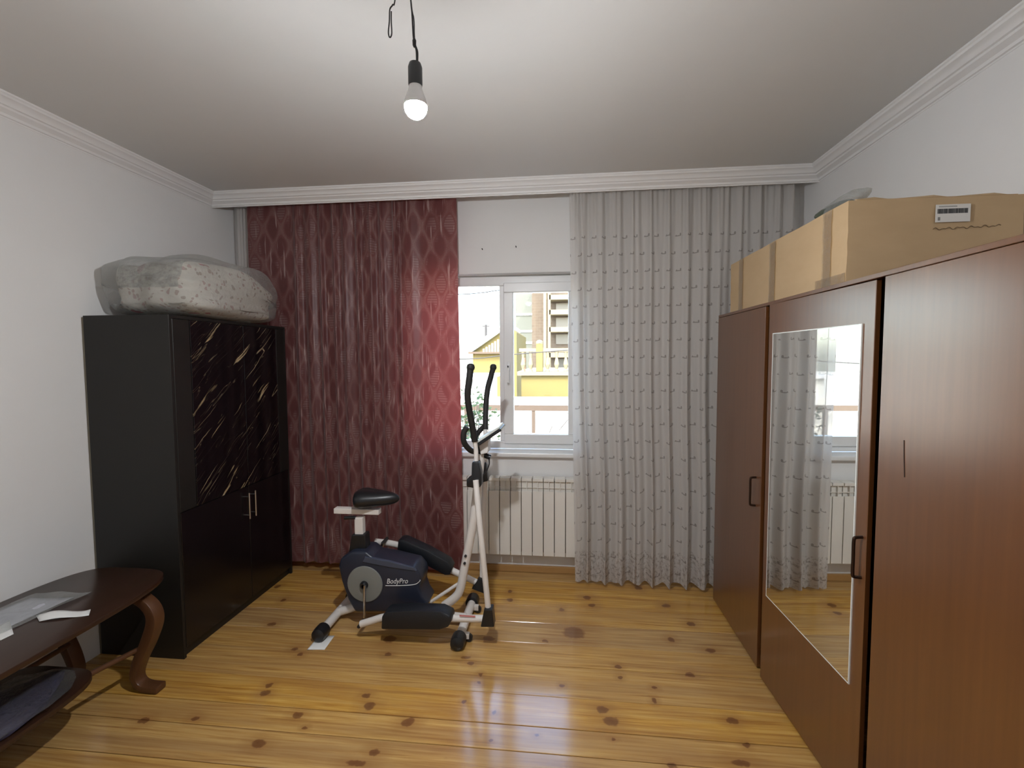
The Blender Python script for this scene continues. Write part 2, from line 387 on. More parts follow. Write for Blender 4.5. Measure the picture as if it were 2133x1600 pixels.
PAPERP = plain('printed_paper', (.62, .62, .68), .5, var=.25, scale=30)
BAGV = plain('purple_fabric', (.040, .033, .075), .6, var=.5, scale=20)
CORD = plain('black_cord', (.02, .02, .022), .5)
SOCKET = plain('black_bakelite', (.035, .038, .042), .4)
def m_bulb():
    m = M('lit_bulb'); e = m.n('Emission', {'Color': m.mix(m.noise(m.obj(), 3), (.965, .99, 1.03), (.97, 1, 1.04)), 'Strength': BULB_POWER}); return m.done(e)
BULB = m_bulb()
BULBBASE = plain('shading_collar', (.8, .8, .8), .4)
# outside
YEL = plain('yellow_render', (.112, .085, .020), .8, var=.12, scale=2)
YELP = plain('cream_render', (.15, .125, .07), .8, var=.1, scale=2)
WHITEW = plain('whitewashed_wall', (.62, .60, .55), .85, var=.08, scale=2)
BRICK = None
def m_brick():
    m = M('tan_brick'); v = m.obj()
    b = m.n('TexBrick', {'Vector': m.mapping(v, (1, 1, 1), rot=(math.radians(90), 0, 0)), 'Scale': 1.6, 'Color1': (.054, .039, .026, 1), 'Color2': (.066, .048, .032, 1), 'Mortar': (.08, .067, .048, 1)})
    m.bsdf(b.outputs[0], .9); return m.m
BRICK = m_brick()
BLDG = plain('pale_grey_block', (.08, .088, .076), .9, var=.05)
WINDARK = plain('dark_far_window', (.06, .055, .045), .3)
TILE = plain('brown_roof_edge', (.06, .04, .026), .8)
LEAF = plain('green_leaf', (.020, .050, .006), .55, var=.35, scale=20)
BARK = plain('grey_bark', (.05, .042, .032), .9)
STEEL = plain('dark_pole', (.022, .02, .02), .7)
GROUND = plain('sunlit_ground', (.55, .50, .40), .95, var=.1, scale=1)

# ------------------------------------------------------------------ the room
XL, XR, YW, YB, ZC = -2.55, 1.645, 3.44, -.75, 2.83
TH = .22
fl = tag(obj('floor', B((XL, YB, -.12), (XR, YW, -.022)), plain('subfloor', (.05, .03, .015), .9)), 'varnished pine board floor with dark knots', 'floor', kind='structure')
edges = [3.44, 3.295, 3.118, 2.946, 2.755, 2.551, 2.366, 2.141, 1.953, 1.818]
while edges[-1] > YB+.02: edges.append(max(YB, edges[-1]-random.uniform(.165, .2)))
for i, (b_, a_) in enumerate(zip(edges, edges[1:])):
    dz = random.uniform(-.0012, 0)
    obj('floor_plank', B((XL+.002, a_+.0016, -.022), (XR-.002, b_-.0016, dz)), PINE, fl, bevel=.0014, seg=1)
tag(obj('ceiling', B((XL-TH, YB-TH, ZC), (XR+TH, YW+TH, ZC+.25)), CEIL), 'matt off-white ceiling with a bare bulb hanging from it', 'ceiling', kind='structure')
tag(obj('wall_left', B((XL-TH, YB-TH, -.12), (XL, YW+TH, ZC)), WALL), 'plain off-white wall behind the black cabinet', 'wall', kind='structure')
tag(obj('wall_right', B((XR, YB-TH, -.12), (XR+TH, YW+TH, ZC)), WALL), 'plain off-white wall behind the wardrobe', 'wall', kind='structure')
tag(obj('wall_back', B((XL, YB-TH, -.12), (XR, YB, ZC)), WALL), 'plain off-white wall behind the viewer', 'wall', kind='structure')
# window wall round the opening
WX0, WX1, WZ0, WZ1 = -1.13, .175, .905, 2.262
wb = new()
for a, b in (((XL, YW, -.12), (WX0, YW+TH, ZC)), ((WX1, YW, -.12), (XR, YW+TH, ZC)), ((WX0, YW, -.12), (WX1, YW+TH, WZ0)), ((WX0, YW, WZ1), (WX1, YW+TH, ZC))): box(wb, a, b)
bmesh.ops.remove_doubles(wb, verts=wb.verts, dist=1e-5)
tag(obj('wall_front', wb, WALL), 'off-white wall with the window opening behind the curtains', 'wall', kind='structure')
# skirting under the radiator
tag(obj('baseboard_front', B((XL, YW-.022, 0), (XR, YW, .05)), plain('pine_skirting', (.42, .23, .08), .45), bevel=.004), 'narrow pine skirting under the radiator', 'skirting', kind='structure')
# cornices: swept profile (distance from wall, drop from ceiling)
PROF = [(0, 0), (.092, 0), (.092, -.008), (.086, -.012), (.082, -.02), (.070, -.024), (.060, -.033), (.054, -.044), (.044, -.046), (.040, -.054), (.028, -.060), (.016, -.067), (.012, -.078), (.004, -.080), (.002, -.086), (0, -.086)]
def cornice(name, axis, base, sgn, a, b, label):
    bm = new()
    if axis == 'Y': prism(bm, [(base+sgn*d, ZC+z) for d, z in PROF], 'Y', a, b)
    else: prism(bm, [(base+sgn*d, ZC+z) for d, z in PROF], 'X', a, b)
    return tag(obj(name, bm, TRIM, smooth=True, angle=25), label, 'cornice', kind='structure')
PEL = 3.205
cornice('trim_1', 'Y', XL, 1, YB, PEL, 'white moulded cornice along the left wall')
cornice('trim_2', 'Y', XR, -1, YB, PEL, 'white moulded cornice along the right wall')
cornice('trim_3', 'X', PEL, -1, XL, XR, 'white moulded cornice hiding the curtain rail')
tag(obj('trim_4', B((XL, PEL, ZC-.084), (XR, PEL+.012, ZC)), TRIM), 'white pelmet board behind the moulded cornice', 'pelmet', kind='structure')
# door behind the viewer
dr = tag(obj('door_1', B((-.95, YB, 0), (-.1, YB+.03, 2.05)), WHITEPL, bevel=.004), 'white panelled door behind the viewer', 'door', kind='structure')
obj('door_panel', B((-.85, YB+.03, .2), (-.2, YB+.036, .9)), WHITEPL, dr, bevel=.003); obj('door_panel', B((-.85, YB+.03, 1.05), (-.2, YB+.036, 1.9)), WHITEPL, dr, bevel=.003)
obj('door_handle', T([(-.16, YB+.03, 1.0), (-.16, YB+.075, 1.0), (-.28, YB+.08, 1.0)], .009), CHROME, dr, smooth=True)

# window: fixed pane on the left, opening sash on the right
win = tag(empty('window_1', (-.45, YW+.1, WZ0)), 'white plastic window with a fixed pane and an opening sash', 'window', kind='structure')
FY0, FY1 = YW+.105, YW+.17
fz0, fz1 = .925, 2.255
fb = new()
box(fb, (WX0, FY0, fz0), (WX1, FY1, fz0+.058)); box(fb, (WX0, FY0, fz1-.07), (WX1, FY1, fz1))
box(fb, (WX0, FY0, fz0+.058), (WX0+.058, FY1, fz1-.07)); box(fb, (WX1-.058, FY0, fz0+.058), (WX1, FY1, fz1-.07))
MX0, MX1 = -.468, -.405
box(fb, (MX0, FY0, fz0+.058), (MX1, FY1, fz1-.07))
obj('window_frame', fb, WHITEPL, win, bevel=.005)
sb = new(); sx0, sx1, sz0, sz1 = MX1-.03, WX1-.042, fz0+.042, fz1-.05; sw = .074
box(sb, (sx0, FY0-.018, sz0), (sx1, FY1-.01, sz0+sw)); box(sb, (sx0, FY0-.018, sz1-sw), (sx1, FY1-.01, sz1))
box(sb, (sx0, FY0-.018, sz0+sw), (sx0+sw, FY1-.01, sz1-sw)); box(sb, (sx1-sw, FY0-.018, sz0+sw), (sx1, FY1-.01, sz1-sw))
sash = obj('window_sash', sb, WHITEPL, win, bevel=.006)
hb = new(); box(hb, (sx0+.025, FY0-.028, 1.53), (sx0+.05, FY0-.018, 1.60)); box(hb, (sx0+.028, FY0-.06, 1.44), (sx0+.047, FY0-.046, 1.575)); box(hb, (sx0+.03, FY0-.06, 1.555), (sx0+.045, FY0-.02, 1.575))
obj('window_handle', hb, WHITEPL, sash, bevel=.003)
obj('window_pane', B((WX0+.05, FY0+.03, fz0+.05), (MX0+.008, FY0+.036, fz1-.062)), PANE, win)
obj('window_pane', B((sx0+sw-.008, FY0+.02, sz0+sw-.008), (sx1-sw+.008, FY0+.026, sz1-sw+.008)), PANE, win)
tag(obj('window_sill', B((WX0-.05, YW-.045, .888), (WX1+.05, FY0+.02, .922)), WHITEPL, bevel=.008, org=(-.45, YW, .888)), 'white plastic window sill above the radiator', 'window sill', kind='structure')

# ------------------------------------------------------------------ radiator
PIT = .0812; nsec = 14; rx0 = .20-nsec*PIT
rad = empty('radiator', (-.4, YW, .15), 'cream sectional aluminium radiator under the window', 'radiator')
ry = 3.335; rz0, rz1 = .155, .745
def rad_section(x):
    bm = new(); a, b = x+.0028, x+PIT-.0028
    box(bm, (a, ry, rz0+.012), (b, ry+.007, .650))                       # front plate
    box(bm, (a, ry+.004, rz1-.022), (b, ry+.08, rz1))                    # top cap
    box(bm, (a, ry+.022, rz0), (b, ry+.026, rz1-.01))                     # inner plate
    xm = (a+b)/2
    box(bm, (xm-.003, ry+.004, .645), (xm+.003, ry+.022, rz1-.015))       # grille rib
    box(bm, (xm-.02, ry+.024, rz0), (xm+.02, ry+.075, rz1-.02))           # water channel
    box(bm, (a, ry+.006, .675), (b, ry+.009, .681))
    return bm
for i in range(nsec): obj('radiator_section', rad_section(rx0+i*PIT), RADW, rad, bevel=.0025, seg=2)
pb = T([(rx0+.01, ry+.05, .70), (.21, ry+.05, .70)], .016); tube(pb, [(rx0+.01, ry+.05, .20), (.21, ry+.05, .20)], .016)
obj('header_pipe', pb, RADD, rad, smooth=True)
obj('back_fins', B((rx0+.005, ry+.027, rz0+.03), (.195, ry+.03, rz1-.03)), RADD, rad)
obj('wall_bracket', B((-.75, ry+.06, .66), (-.72, YW-.003, .70)), RADW, rad); obj('wall_bracket', B((0, ry+.06, .66), (.03, YW-.003, .70)), RADW, rad)
obj('feed_pipe', T([(.20, ry+.05, .70), (.28, ry+.05, .70), (.31, ry+.05, .67), (.31, ry+.05, 0)], .011), WHITEPL, rad, smooth=True)
for nx, nz in ((-.579, 2.438), (-.327, 2.448)):
    tag(obj('wall_nail', T([(nx, YW, nz), (nx, YW-.018, nz+.004)], .0035, 8), STEEL, org=(nx, YW, nz)), 'small dark nail in the wall above the window, %s' % ('nearer the red curtain' if nx < -.5 else 'nearer the white curtain'), 'nail', 'nails above the window')

# ------------------------------------------------------------------ curtains
def curtain(name, mat, x0, x1, y0, z0, z1, amp, waves, nu, nv, seed, flare, full, label, cat='curtain', xs_bot=(0, 0)):
    rn = random.Random(seed)
    ph = [rn.uniform(0, 6.28) for _ in range(8)]; fr = [waves*(.8+.4*rn.random()) for _ in range(4)]
    def fn(s, t):
        # s across, t up: folds soft at the top, deeper to the floor
        k = amp*(1-.45*t)
        sw = s+.006*math.sin(9*t+ph[0])*(1-t)
        wv = math.sin(2*math.pi*fr[0]*sw+ph[1])+.55*math.sin(2*math.pi*fr[1]*1.7*sw+ph[2])+.35*math.sin(2*math.pi*fr[2]*.45*sw+ph[3]+1.2*t)
        if t > .8: wv += (t-.8)*2.6*math.sin(2*math.pi*waves*3.1*sw+ph[4])
        y = y0-k*wv-flare*(1-t)**3
        x = x0+(x1-x0)*s + (xs_bot[0]*(1-s)+xs_bot[1]*s)*(1-t)
        x += .35*k*math.cos(2*math.pi*fr[0]*sw+ph[1])*.6
        zb = z0+.012*math.sin(2*math.pi*fr[1]*s+ph[5])
        return (x, y, zb+(z1-zb)*t)
    bm = new(); W_ = (x1-x0)*full
    grid_uv(bm, nu, nv, fn, lambda s, t: (s*W_, t*(z1-z0)))
    return tag(obj(name, bm, mat, smooth=True, org=((x0+x1)/2, y0, z0), angle=180), label, cat)
def brocade():
    # flat hem panels at both sides, tight folds gathered in the middle
    x0, x1, y0, z0, z1 = -2.335, -.738, 3.292, .055, 2.785
    N = 420
    def dens(s): return 1/(1+math.exp(-(s-.20)*34))*1/(1+math.exp((s-.80)*34))
    ph = []; acc = 0.; uu = []; ul = 0.
    for i in range(N+1):
        s = i/N; d = dens(s); acc += (2.2+15*d)/N; ph.append(acc); uu.append(ul); ul += (1.03+.75*d)*(x1-x0)/N
    def fn(i, t):
        s = i/N; d = dens(s); k = .005+.0125*d*(.75+.25*math.sin(7*s+2*t)); p = 2*math.pi*ph[i]
        y = y0-k*(math.sin(p+.5*math.sin(3*t))+.4*math.sin(1.63*p+1.))-.004*math.sin(5*s+2)*(1-t)
        x = x0+(x1-x0)*s+.03*s*(1-t)+.005*d*math.cos(p)
        return (x, y, z0+.014*math.sin(3.2*s+.6)-.01*s+(z1-z0)*t)
    bm = new(); grid_uv(bm, N, 60, lambda a, t: fn(round(a*N), t), lambda a, t: (uu[round(a*N)], t*(z1-z0)))
    tag(obj('brocade_curtain', bm, BROCADE, smooth=True, org=((x0+x1)/2, y0, z0), angle=180), 'burgundy brocade curtain hanging left of the window', 'curtain')
brocade()
curtain('tulle_curtain', TULLE, .062, 1.53, 3.272, .035, 2.785, .027, 12, 300, 80, 11, .03, 1.9, 'gathered white tulle curtain with small sprig motifs right of the window', xs_bot=(.05, 0))
curtain('tulle_curtain', TULLE2, -2.47, -2.27, 3.345, .05, 2.785, .012, 4, 60, 40, 5, 0, 1.6, 'narrow edge of plain white tulle showing beside the burgundy curtain')
rl = empty('curtain_rail', (-.45, 3.27, ZC), 'white curtain rail tucked behind the cornice', 'curtain rail')
rb = new(); box(rb, (XL+.03, 3.255, ZC-.028), (XR-.03, 3.29, ZC)); box(rb, (XL+.03, 3.335, ZC-.028), (-2.2, 3.355, ZC)); obj('rail_track', rb, WHITEPL, rl, bevel=.002)

# ------------------------------------------------------------------ wardrobe (right)
WDX, WDY0, WDY1, WDH = 1.02, .83, 3.135, 1.90
wd = empty('wardrobe', ((WDX+XR)/2, 2.0, 0), 'cherry laminate wardrobe with three doors and a tall mirror', 'wardrobe')
for yy in (WDY0, WDY1-.018): obj('side_panel', B((WDX+.022, yy, 0), (XR-.012, yy+.018, WDH-.016)), CHERRY, wd, bevel=.001, seg=1)
obj('top_panel', B((WDX, WDY0, WDH-.016), (XR-.012, WDY1, WDH)), CHERRY, wd, bevel=.0015, seg=1)
obj('plinth', B((WDX+.03, WDY0+.02, 0), (WDX+.048, WDY1-.02, .06)), CHERRYD, wd)
obj('back_panel', B((XR-.018, WDY0+.018, .02), (XR-.013, WDY1-.018, WDH-.016)), CHERRYD, wd)
for yy in (2.40, 1.622): obj('divider', B((WDX+.085, yy-.035, .02), (XR-.02, yy+.035, WDH-.016)), CHERRYD, wd)  # dividers coloured near black to paint the shade inside the door gaps
def chandle(parent, y, z0, z1, tw=lambda b: b):
    obj('door_handle', tw(T(spline([(WDX, y, z1), (WDX-.022, y, z1-.002), (WDX-.028, y, z1-.012), (WDX-.028, y, (z0+z1)/2), (WDX-.028, y, z0+.012), (WDX-.022, y, z0+.002), (WDX, y, z0)], 5), .0055, 10)), BRONZE, parent, smooth=True)
d1 = obj('door', B((WDX, 2.442, .012), (WDX+.018, WDY1, WDH-.018)), CHERRY, wd, bevel=.0015, seg=1); chandle(d1, 2.505, .85, 1.0)
# the mirror door hangs a little out of true
def askew(bm):
    bmesh.ops.rotate(bm, verts=bm.verts, cent=(WDX+.009, 2.0095, 0), matrix=Matrix.Rotation(math.radians(2.0), 3, 'Z')); return bm
d2 = obj('door', askew(B((WDX, 1.648, .012), (WDX+.018, 2.370, WDH-.018))), CHERRY, wd, bevel=.0015, seg=1)
chandle(d2, 1.668, .868, 1.01, askew)
d3 = obj('door', B((WDX, WDY0, .012), (WDX+.018, 1.588, WDH-.018)), CHERRY, wd, bevel=.0015, seg=1)
mir = obj('mirror', askew(B((WDX-.0045, 1.708, .462), (WDX-.0003, 2.318, 1.738))), MIRROR, d2)
eb = new()
for a, b in (((1.704, .458), (2.322, .462)), ((1.704, 1.738), (2.322, 1.742)), ((1.704, .462), (1.708, 1.738)), ((2.318, .462), (2.322, 1.738))): box(eb, (WDX-.0048, a[0], a[1]), (WDX-.0002, b[0], b[1]))
obj('mirror_edge', askew(eb), GLASSEDGE, d2)
obj('scratch', T([(WDX-.0003, 1.478, 1.38), (WDX-.0003, 1.475, 1.33), (WDX-.0003, 1.470, 1.27)], .0015, 6), CHERRYD, d3)

# ------------------------------------------------------------------ cardboard box on the wardrobe
CBX0, CBX1, CBY0, CBY1, CBZ0, CBZ1 = 1.045, 1.625, 1.835, 3.0, 1.90, 2.198
cbx = empty('cardboard_box', ((CBX0+CBX1)/2, (CBY0+CBY1)/2, CBZ0), 'long taped brown cardboard box lying on the wardrobe', 'box')
bm = B((CBX0, CBY0, CBZ0), (CBX1, CBY1, CBZ1)); bmesh.ops.subdivide_edges(bm, edges=bm.edges, cuts=7, use_grid_fill=True)
rn = random.Random(4)
for v in bm.verts:
    if CBZ0+.01 < v.co.z: v.co += Vector((rn.uniform(-.0015, .0015), rn.uniform(-.0015, .0015), rn.uniform(-.002, .0015)))
obj('carton', bm, CARD, cbx, smooth=True, angle=30)
fb2 = new(); grid_uv(fb2, 8, 1, lambda s, t: (CBX0+.03+(CBX1-CBX0-.05)*s, CBY0+.004+.012*t, CBZ1+.001+t*.006*(1+math.sin(17*s)))); obj('flap_edge', fb2, CARD, cbx, solid=.003)
for y0_, y1_ in ((2.80, 2.86), (2.40, 2.465), (1.93, 1.99)):
    tb = new(); grid_uv(tb, 3, 16, lambda s, t: (CBX0-.0045-.0015*abs(math.sin(40*t+9*s)), y0_+(y1_-y0_)*s, CBZ0+.004+(CBZ1-CBZ0-.006)*t)); obj('tape_strip', tb, TAPE, cbx, smooth=True)
tb = new(); grid_uv(tb, 24, 2, lambda s, t: (CBX0-.004-.0012*abs(math.sin(60*s)), CBY0+.002+.2*s, CBZ0+.004+.035*t)); obj('tape_strip', tb, TAPE, cbx, smooth=True)
lb = obj('shipping_label', B((0, -.0006, 0), (.114, 0, .062)), LABELM, None); lb.parent = cbx
lb.location = Vector((1.334, CBY0-.0045, 2.108))-ORG[cbx]
hw = new(); pts = []
for k in range(60):
    s = k/59; pts.append((1.33+.22*s, CBY0-.0022, 2.085+.006*s+.005*math.sin(47*s)*math.sin(13*s+1)))
tube(hw, pts, .0011, 5); obj('handwriting', hw, INK, cbx)

def crumple(name, mat, c, sx, sy, sz, seed, label, cat, sub=3, thin=0, rz=0, amp=.25, parent=None):
    bm = new(); bmesh.ops.create_icosphere(bm, subdivisions=sub, radius=1)
    rn = random.Random(seed); K = [(Vector((rn.gauss(0, 1), rn.gauss(0, 1), rn.gauss(0, 1)))*rn.uniform(1.2, 4), rn.uniform(0, 6)) for _ in range(9)]
    for v in bm.verts:
        n_ = v.co.copy(); h = sum(math.sin(k.dot(n_)*1.6+p)/(1+.4*i) for i, (k, p) in enumerate(K))
        q = n_*(1+amp*h*.35)
        v.co = Vector((q.x*sx, q.y*sy, max(q.z, -.75)*sz))
    bmesh.ops.rotate(bm, verts=bm.verts, cent=(0, 0, 0), matrix=Matrix.Rotation(rz, 3, 'Z'))
    zmin = min(v.co.z for v in bm.verts)
    bmesh.ops.translate(bm, verts=bm.verts, vec=Vector(c)-Vector((0, 0, zmin)))
    o = obj(name, bm, mat, parent, smooth=True, org=c, angle=50)
    return tag(o, label, cat) if label else o
DARKGREEN = plain('dark_green_film', (.05, .065, .045), .3, var=.5, scale=30)
pbag = empty('plastic_bag', (1.11, 2.0, CBZ1+.004), 'crumpled clear and dark green plastic bag on top of the cardboard box', 'bag')
crumple('clear_film', WRAP, (1.105, 1.97, CBZ1+.008), .045, .14, .030, 8, None, None, parent=pbag)
crumple('dark_film', DARKGREEN, (1.095, 2.02, CBZ1+.008), .028, .10, .022, 9, None, None, parent=pbag, rz=.15)

# ------------------------------------------------------------------ black cabinet (left)
CX0, CX1, CY0, CY1, CH = -2.535, -2.035, 2.222, 3.245, 1.868
cab = empty('tall_cabinet', ((CX0+CX1)/2, (CY0+CY1)/2, 0), 'tall black cabinet with gold-veined marble doors above plain doors', 'cabinet')
obj('side_panel', B((CX0, CY0, 0), (CX1-.002, CY0+.018, CH)), BLACKPANEL, cab, bevel=.001, seg=1)
obj('side_panel', B((CX0, CY1-.018, 0), (CX1-.002, CY1, CH)), BLACKPANEL, cab, bevel=.001, seg=1)
obj('top_panel', B((CX0, CY0+.018, CH-.018), (CX1-.002, CY1-.018, CH)), BLACKPANEL, cab)
obj('back_panel', B((CX0, CY0+.018, .02), (CX0+.006, CY1-.018, CH-.018)), plain('pale_hardboard', (.25, .22, .16), .8), cab)
obj('back_edge_strip', B((CX0-.012, CY0+.002, 0), (CX0, CY0+.012, CH-.01)), plain('brown_strip', (.17, .15, .11), .8), cab)  # thin brown strip down the back edge of the cabinet
obj('shelf', B((CX0+.006, CY0+.018, .785), (CX1-.022, CY1-.018, .803)), BLACKPANEL, cab); obj('bottom_panel', B((CX0+.006, CY0+.018, .05), (CX1-.022, CY1-.018, .068)), BLACKPANEL, cab)
obj('plinth', B((CX1-.04, CY0+.018, 0), (CX1-.022, CY1-.018, .05)), BLACKPANEL, cab)
obj('upper_post', B((CX1-.02, CY0+.019, .806), (CX1, CY0+.132, CH-.02)), BLACKPANEL, cab, bevel=.002, seg=1); obj('upper_post', B((CX1-.02, CY1-.115, .806), (CX1, CY1-.019, CH-.02)), BLACKPANEL, cab, bevel=.002, seg=1)
ym = 2.783
obj('marble_door', B((CX1-.018, CY0+.134, .806), (CX1+.002, ym-.0015, CH-.02)), MARBLE, cab, bevel=.0015, seg=1)
obj('marble_door', B((CX1-.018, ym+.0015, .806), (CX1+.002, CY1-.117, CH-.02)), MARBLE, cab, bevel=.0015, seg=1)
for (a, b, hy) in ((CY0+.019, ym-.0015, 2.752), (ym+.0015, CY1-.019, 2.812)):
    d = obj('lower_door', B((CX1-.018, a, .054), (CX1, b, .802)), BLACKGLOSS, cab, bevel=.0015, seg=1)
    hb = T([(CX1+.026, hy, .595), (CX1+.026, hy, .765)], .0055, 10); tube(hb, [(CX1, hy, .62), (CX1+.026, hy, .62)], .004, 8); tube(hb, [(CX1, hy, .74), (CX1+.026, hy, .74)], .004, 8)
    obj('bar_handle', hb, CHROME, d, smooth=True)

# quilt bundle in clear plastic
QC = Vector((-2.245, 2.70, CH))
qb = empty('quilt_bundle', QC, 'floral quilt folded in a clear plastic bag on the black cabinet', 'bedding')
def pillow(bm, hx, hy, hz, e, rn_, amp, c, n=28):
    K = [(Vector((rn_.gauss(0, 1), rn_.gauss(0, 1), rn_.gauss(0, 1)))*rn_.uniform(1, 5), rn_.uniform(0, 6)) for _ in range(10)]
    bmesh.ops.create_cube(bm, size=2); bmesh.ops.subdivide_edges(bm, edges=bm.edges, cuts=n, use_grid_fill=True)
    for v in bm.verts:
        p = v.co.copy(); q = (abs(p.x)**e+abs(p.y)**e+abs(p.z)**e)**(1/e); s = p/q
        h = sum(math.sin(k.dot(s)+a)/(1+.3*i) for i, (k, a) in enumerate(K))*amp
        # sinks towards the far end and to the sides
        top = 1-.30*max(0, s.y)**2-.10*max(0, -s.x)
        z = (s.z+1)*hz*(top if s.z > 0 else 1)
        v.co = Vector((s.x*(hx+h), s.y*(hy+h), z+h*(1 if s.z > -.6 else 0)))+c
        if v.co.z < c.z: v.co.z = c.z
    return bm
bm = pillow(new(), .262, .40, .146, 5.0, random.Random(2), .006, QC+Vector((.02, -.01, .020)))
for v in bm.verts:                      # folded quilt: shallow grooves between the layers
    zr = v.co.z-QC.z; v.co.x += .006*math.sin(zr*42); v.co.y += .006*math.sin(zr*42)*(1 if v.co.y > QC.y else -1)
obj('folded_quilt', bm, FLORAL, qb, smooth=True, angle=180)
bm = pillow(new(), .300, .446, .172, 4.6, random.Random(5), .010, QC+Vector((.018, -.01, .001)))
obj('plastic_cover', bm, WRAP, qb, smooth=True, angle=180)

# ------------------------------------------------------------------ coffee table (lower left)
TZ = .53
tb_ = empty('coffee_table', (-2.25, 1.5, 0), 'dark walnut coffee table with bentwood legs against the left wall', 'table')
def rrect(x0, x1, y0, y1, n=48, e=4.2):
    P = []
    for k in range(n):
        a = 2*math.pi*k/n; c, s = math.cos(a), math.sin(a)
        P.append(((x0+x1)/2+(x1-x0)/2*math.copysign(abs(c)**(2/e), c), (y0+y1)/2+(y1-y0)/2*math.copysign(abs(s)**(2/e), s)))
    return P
obj('tabletop', prism(new(), rrect(-2.545, -1.955, .80, 2.165, 64), 'Z', TZ-.024, TZ), WALNUT, tb_, bevel=.004, smooth=True)
obj('apron', prism(new(), rrect(-2.45, -2.06, .92, 1.98, 48), 'Z', TZ-.062, TZ-.024), WALNUT, tb_)
shz = .245
obj('lower_shelf', prism(new(), rrect(-2.47, -2.0, .98, 1.79, 48), 'Z', shz-.022, shz), WALNUT, tb_, bevel=.003, smooth=True)
def bent_leg(xs, y):
    path = spline([(-2.255+xs*.10, y, TZ-.045), (-2.255+xs*.21, y, TZ-.062), (-2.255+xs*.272, y, .42), (-2.255+xs*.284, y, .355), (-2.255+xs*.25, y, .26), (-2.255+xs*.195, y, .15), (-2.255+xs*.175, y, .07), (-2.255+xs*.21, y, .024), (-2.255+xs*.30, y, .018)], 6)
    bm = new(); rings = []
    for i, p in enumerate(path):
        d = (path[min(i+1, len(path)-1)]-path[max(i-1, 0)]).normalized(); n_ = Vector((-d.z, 0, d.x))
        t = .016+.010*math.sin(math.pi*min(1, i/len(path)*1.3))
        rings.append([bm.verts.new(p+n_*a*t+Vector((0, b*.03, 0))) for a, b in ((-1, -1), (1, -1), (1, 1), (-1, 1))])
    for A, C in zip(rings, rings[1:]):
        for k in range(4): bm.faces.new((A[k], A[(k+1) % 4], C[(k+1) % 4], C[k]))
    bm.faces.new(rings[0][::-1]); bm.faces.new(rings[-1])
    for v in bm.verts: v.co.z = max(v.co.z, .001)
    return bm
for y in (1.99, 1.0):
    for xs in (1, -.9): obj('bentwood_leg', bent_leg(xs, y), WALNUTL, tb_, bevel=.006, smooth=True)
for xa, xb in ((-2.10, -2.055), (-2.40, -2.435)): obj('shelf_support', T([(xa, 1.72, shz-.012), (xb, 1.975, shz-.03)], .012), WALNUTL, tb_, smooth=True)
# papers on the table
def sheet(name, mat, quad, label, cat, z=TZ, bend=.004, group=None):
    q = [Vector((p[0], p[1], 0)) for p in quad]
    bm = new()
    def fn(s, t):
        p = (q[0]*(1-s)+q[1]*s)*(1-t)+(q[3]*(1-s)+q[2]*s)*t
        return (p.x, p.y, z+.0012+bend*(math.sin(3.1*s+.5)**2)*(.4+.6*t))
    grid_uv(bm, 12, 4, fn)
    c = sum(q, Vector())/4
    return tag(obj(name, bm, mat, smooth=True, org=(c.x, c.y, z), solid=.0012), label, cat, group)
sheet('paper_strip', PAPER, [(-2.182, 1.663), (-2.021, 1.726), (-2.057, 1.766), (-2.241, 1.697)], 'narrow folded white paper near the table edge', 'paper', bend=.016)
sheet('leaflet', PAPER, [(-2.29, 1.50), (-2.19, 1.535), (-2.187, 1.575), (-2.32, 1.66)], 'white leaflet lying on the table in front of the plastic sleeve', 'paper', bend=.003)
slv = empty('document_sleeve', (-2.36, 1.72, TZ), 'clear plastic sleeve of printed papers on the coffee table', 'paper')
bm = new(); grid_uv(bm, 10, 8, lambda s, t: (-2.47+.20*s+.03*t, 1.55+.28*t+.02*s, TZ+.003+.002*math.sin(5*s+3*t))); obj('printed_sheet', bm, PAPERP, slv, smooth=True, solid=.001)
bm = new(); grid_uv(bm, 16, 14, lambda s, t: (-2.50+.26*s+.04*t, 1.50+.37*t+.03*s, TZ+.007+.006*math.sin(9*s+4*t)*math.sin(7*t))); obj('plastic_sleeve', bm, WRAP, slv, smooth=True)
# bundles on the lower shelf
pk = empty('fabric_package', (-2.2, 1.4, shz), 'dark purple fabric package wrapped in clear plastic on the table shelf', 'package')
crumple('purple_fabric', BAGV, (-2.17, 1.42, shz), .15, .27, .035, 21, None, None, parent=pk)
crumple('plastic_wrapping', WRAPC, (-2.165, 1.43, shz), .165, .29, .043, 22, None, None, parent=pk)

# ------------------------------------------------------------------ elliptical bike
YC = 2.68
bk = empty('exercise_bike', (-.98, YC, 0), 'white and navy elliptical exercise bike with black footplates', 'exercise bike')
def A(x, y, Y=YC): return aty(x, y, Y)
def P2(pts, Y): return [(A(x, y, Y).x, A(x, y, Y).z) for x, y in pts]
# shell
outl = P2([(731,1150),(762,1150),(775,1162),(812,1169),(862,1181),(874,1196),(877,1210),(873,1224),(880,1245),(892,1262),(870,1276),(739,1276),(724,1250),(711,1212),(704,1180),(709,1164)], YC-.085)
obj('flywheel_shell', prism(new(), outl, 'Y', YC-.085, YC+.085), NAVY, bk, bevel=.016, seg=3, smooth=True)
ridge = P2([(760,1160),(812,1170),(862,1183),(867,1190),(812,1182),(755,1171)], YC-.09)
obj('shell_highlight', prism(new(), ridge, 'Y', YC-.091, YC-.07), NAVYL, bk, bevel=.003)  # lighter slate strip: highlight along the shell's ridge, put into colour
dc = A(760, 1217, YC-.09); rad_ = A(797, 1217, YC-.09).x-dc.x
obj('disc_cover', lathe(new(), [(rad_*.98, .0), (rad_, -.004), (rad_*.97, -.010), (rad_*.9, -.012), (.03, -.014)], (dc.x, YC-.084, dc.z), 'Y', 40), DISC, bk, smooth=True)
